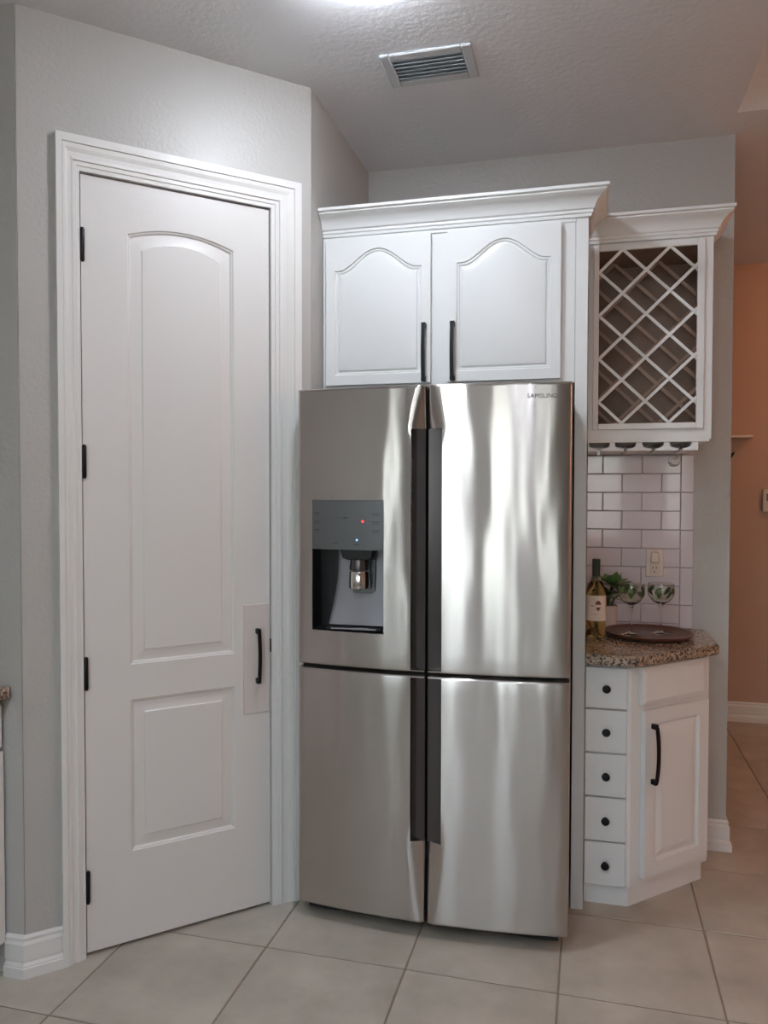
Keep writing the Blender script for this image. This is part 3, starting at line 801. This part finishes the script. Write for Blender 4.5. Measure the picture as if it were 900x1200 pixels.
# succulent in a white pot behind the bottle
pp = thing('potted_succulent', 'small green succulent in a white pot behind the wine bottle', 'plant', (.080, 3.360, CT))
PF = W[pp]
G().lathe([(.0, .0), (.030, .0), (.034, .004), (.040, .085), (.0405, .092), (.037, .092), (.034, .080), (.0, .080)], seg=28).build('pot', 'pot_white', pp, F=PF)
G().lathe([(.0, .084), (.02, .086), (.0345, .082), (.0345, .079), (.0, .079)], seg=20).build('soil', 'soil', pp, F=PF)
rnd = random.Random(3)
def leaf(base, az, el, ln, wd, m):
    vs_, fs = [], []; n = 6
    for i in range(n+1):
        t = i/n; w_ = wd*math.sin(math.pi*min(1, .12+t*.88))**.75*(1-.15*t) if t < 1 else 0.0004
        dz = -.25*ln*t*t; th_ = .003*(1-t)+.0006
        for k, (sx, sz) in enumerate(((-1, .002), (0, -th_), (1, .002), (0, th_*.4))):
            vs_.append((ln*t*math.cos(el), sx*w_, ln*t*math.sin(el)+dz*.4+sz))
    for i in range(n):
        for k in range(4): fs.append([4*i+k, 4*i+4+k, 4*i+4+(k+1) % 4, 4*i+(k+1) % 4])
    fs.append([0, 1, 2, 3]); fs.append([4*n+3, 4*n+2, 4*n+1, 4*n])
    M = PF @ Matrix.Translation(base) @ Matrix.Rotation(az, 4, 'Z')
    G().add(vs_, fs).build('leaf', m, pp, F=M, angle=60)
CL = ((.018, -.060, .182, 17, 1.25), (.062, -.050, .150, 14, 1.05), (.0, -.03, .130, 9, .9))
for (bx, by, bz, n, sc_) in CL:
    for k in range(n):
        leaf((bx, by, bz), k*2.39996+rnd.uniform(-.2, .2), .0+1.15*k/n+rnd.uniform(-.3, .1), sc_*(.082-.0020*k), sc_*.0195, 'leaf_dark' if rnd.random() < .35 else 'leaf_green')
for (bx, by, bz, n, sc_) in CL:
    G().bar([(bx*.2, by*.2, .080), (bx*.45, by*.5, .08+(bz-.08)*.6), (bx, by, bz+.006)], .003, .003, (1, 0, 0)).build('stem', 'leaf_dark', pp, F=PF)

# ------------------------------------------------------------------ left edge: base cabinet run under granite
LX = -1.690
lc = thing('side_base_cabinet', 'white base cabinet at the left edge under a granite end', 'cabinet', (-2.0, 1.3, 0))
G().box(XL+.002, LX-.020, .70, 1.976, .09, .838).build('body', 'cabinet_white', lc)
G().box(XL+.002, LX-.085, .70, 1.976, 0, .089).build('toe_kick', 'cabinet_white', lc)
for k in range(2):
    ya = .705+k*.637; yb_ = ya+.630
    LF = frame((LX-.020, ya, 0), math.radians(90))      # x along +Y, y toward -X
    dw = G().box(0, .630, -.018, -.0003, .690, .826, .006).build('drawer', 'cabinet_white', lc, F=LF)
    bow_pull(.15, .028).build('handle', 'black_metal', dw, F=LF @ Matrix.Translation((.315, -.018, .758)) @ Matrix.Rotation(math.pi/2, 4, 'Y'))
    for a, b, hx in ((0, .313, .285), (.317, .630, .345)):
        g = G(); g.panel((a, b, .100, .680), (a+.05, b-.05, .150, lambda u: .630), [(0, 0), (.003, .004), (.012, .0055), (.034, .002)], -.018)
        g.slab_sides(a, b, -.018, -.0003, .100, .680)
        dd = g.build('door', 'cabinet_white', lc, F=LF, angle=12)
        bow_pull(.17, .028).build('handle', 'black_metal', dd, F=LF @ Matrix.Translation((hx, -.018, .56)))
G().box(XL+.002, LX+.026, .68, 1.976, .839, .877, .006, 2).build('side_countertop', 'granite', label='granite countertop end at the left edge of the photo', category='countertop')

# ------------------------------------------------------------------ ceiling vent and lights
vt = thing('ceiling_vent', 'white louvred air vent in the ceiling', 'vent', (-.52, 2.604, CEIL-.012))
a, b, c, d_ = -.672, -.371, 2.503, 2.706
vf = .033
g = G()
for q in ((a, a+vf, c, d_), (b-vf, b, c, d_), (a+vf, b-vf, c, c+vf), (a+vf, b-vf, d_-vf, d_)):
    g.box(q[0], q[1], q[2], q[3], CEIL-.011, CEIL-.0003, .003)
g.build('vent_frame', 'vent_metal', vt)
G().box(a+vf, b-vf, c+vf, d_-vf, CEIL-.002, CEIL-.0003).build('backing', 'vent_dark', vt)
nl = 6
for k in range(nl):
    yc = c+vf+.013+(d_-c-2*vf-.024)*k/(nl-1)
    G().add([(a+vf, yc-.012, CEIL-.011), (b-vf, yc-.012, CEIL-.011), (b-vf, yc+.004, CEIL-.0025), (a+vf, yc+.004, CEIL-.0025),
             (a+vf, yc-.012, CEIL-.0085), (b-vf, yc-.012, CEIL-.0085), (b-vf, yc+.004, CEIL-.0013), (a+vf, yc+.004, CEIL-.0013)],
            [[3, 2, 1, 0], [4, 5, 6, 7], [0, 1, 5, 4], [2, 3, 7, 6], [1, 2, 6, 5], [3, 0, 4, 7]]).build('louver', 'vent_louver', vt, smooth=False)

def led(x, y, lbl):
    t = thing('ceiling_light', lbl, 'light', (x, y, CEIL-.043), group='flush ceiling lights')
    G().lathe([(.094, CEIL-.0003), (.098, CEIL-.004), (.092, CEIL-.012), (.076, CEIL-.013), (.076, CEIL-.0003)], (x, y, 0), 40).build('trim_ring', 'trim_white', t)
    G().lathe([(.0755, CEIL-.004), (.0755, CEIL-.014), (.068, CEIL-.030), (.042, CEIL-.040), (.0, CEIL-.043)][::-1], (x, y, 0), 32).build('lens', 'led_lens', t)
led(-.602, 2.068, 'glowing round ceiling light near the air vent')
led(-.75, .10, 'unseen round fill light added above the camera on the left')  # this and the next two are out of view, added as front fill
led(-.75, -1.9, 'unseen round fill light added toward the rear windows')
led(.25, -.9, 'unseen round fill light added behind the camera on the right')

hl = thing('hall_light', 'warm dome light on the hallway ceiling', 'light', (1.75, 4.55, CEIL-.09))
G().lathe([(.0, CEIL-.0003), (.16, CEIL-.0003), (.165, CEIL-.02), (.15, CEIL-.03), (.0, CEIL-.03)][::-1], (1.75, 4.55, 0), 36).build('base', 'aluminium', hl)
G().lathe([(.0, CEIL-.10), (.06, CEIL-.096), (.11, CEIL-.075), (.14, CEIL-.031)], (1.75, 4.55, 0), 32).build('shade', 'hall_lens', hl)

gl = thing('wall_lamp', 'warm globe lamp on the far right wall', 'light', (XR-.16, 2.3, 1.75))
G().lathe([(.0, 0), (.06, 0), (.06, .015), (.0, .02)], (0, 0, 0), 24).build('wall_plate', 'aluminium', gl, F=Matrix.Translation((XR-.0005, 2.3, 1.80)) @ Matrix.Rotation(-math.pi/2, 4, 'Y'))
G().bar([(XR-.015, 2.3, 1.80), (XR-.08, 2.3, 1.79), (XR-.20, 2.3, 1.80), (XR-.21, 2.3, 1.832)], .008, .008, (0, 1, 0)).build('arm', 'aluminium', gl)
G().lathe([(.20*math.sin(math.pi*i/14), -.20*math.cos(math.pi*i/14)) for i in range(15)], (XR-.21, 2.3, 2.03), 24).build('globe', 'great_lens', gl)

# ------------------------------------------------------------------ hallway wall fittings
G().box(.70, .982, YH-.10, YH-.0003, 1.793, 1.806, .003).build('wall_shelf', 'trim_white', label='small white ledge shelf on the hallway wall', category='shelf')
hk = thing('wall_hook', 'small dark hook on the hallway wall under the ledge', 'hook', (.862, YH-.02, 1.67))
G().box(.864, .880, YH-.006, YH-.0003, 1.672, 1.700, .002).build('hook_plate', 'black_metal', hk)
G().bar([(.872, YH-.006, 1.690), (.875, YH-.022, 1.686), (.880, YH-.030, 1.694), (.884, YH-.032, 1.706)], .004, .004, (1, 0, 0)).build('hook_arm', 'black_metal', hk)
th = thing('thermostat', 'beige thermostat box on the hallway wall at right edge', 'thermostat', (1.105, YH-.02, 1.333))
G().box(1.056, 1.155, YH-.028, YH-.0003, 1.333, 1.474, .006, 2).build('housing', 'outlet_white', th)
G().box(1.075, 1.136, YH-.0295, YH-.0275, 1.400, 1.445, .001).build('display', 'panel_grey', th)
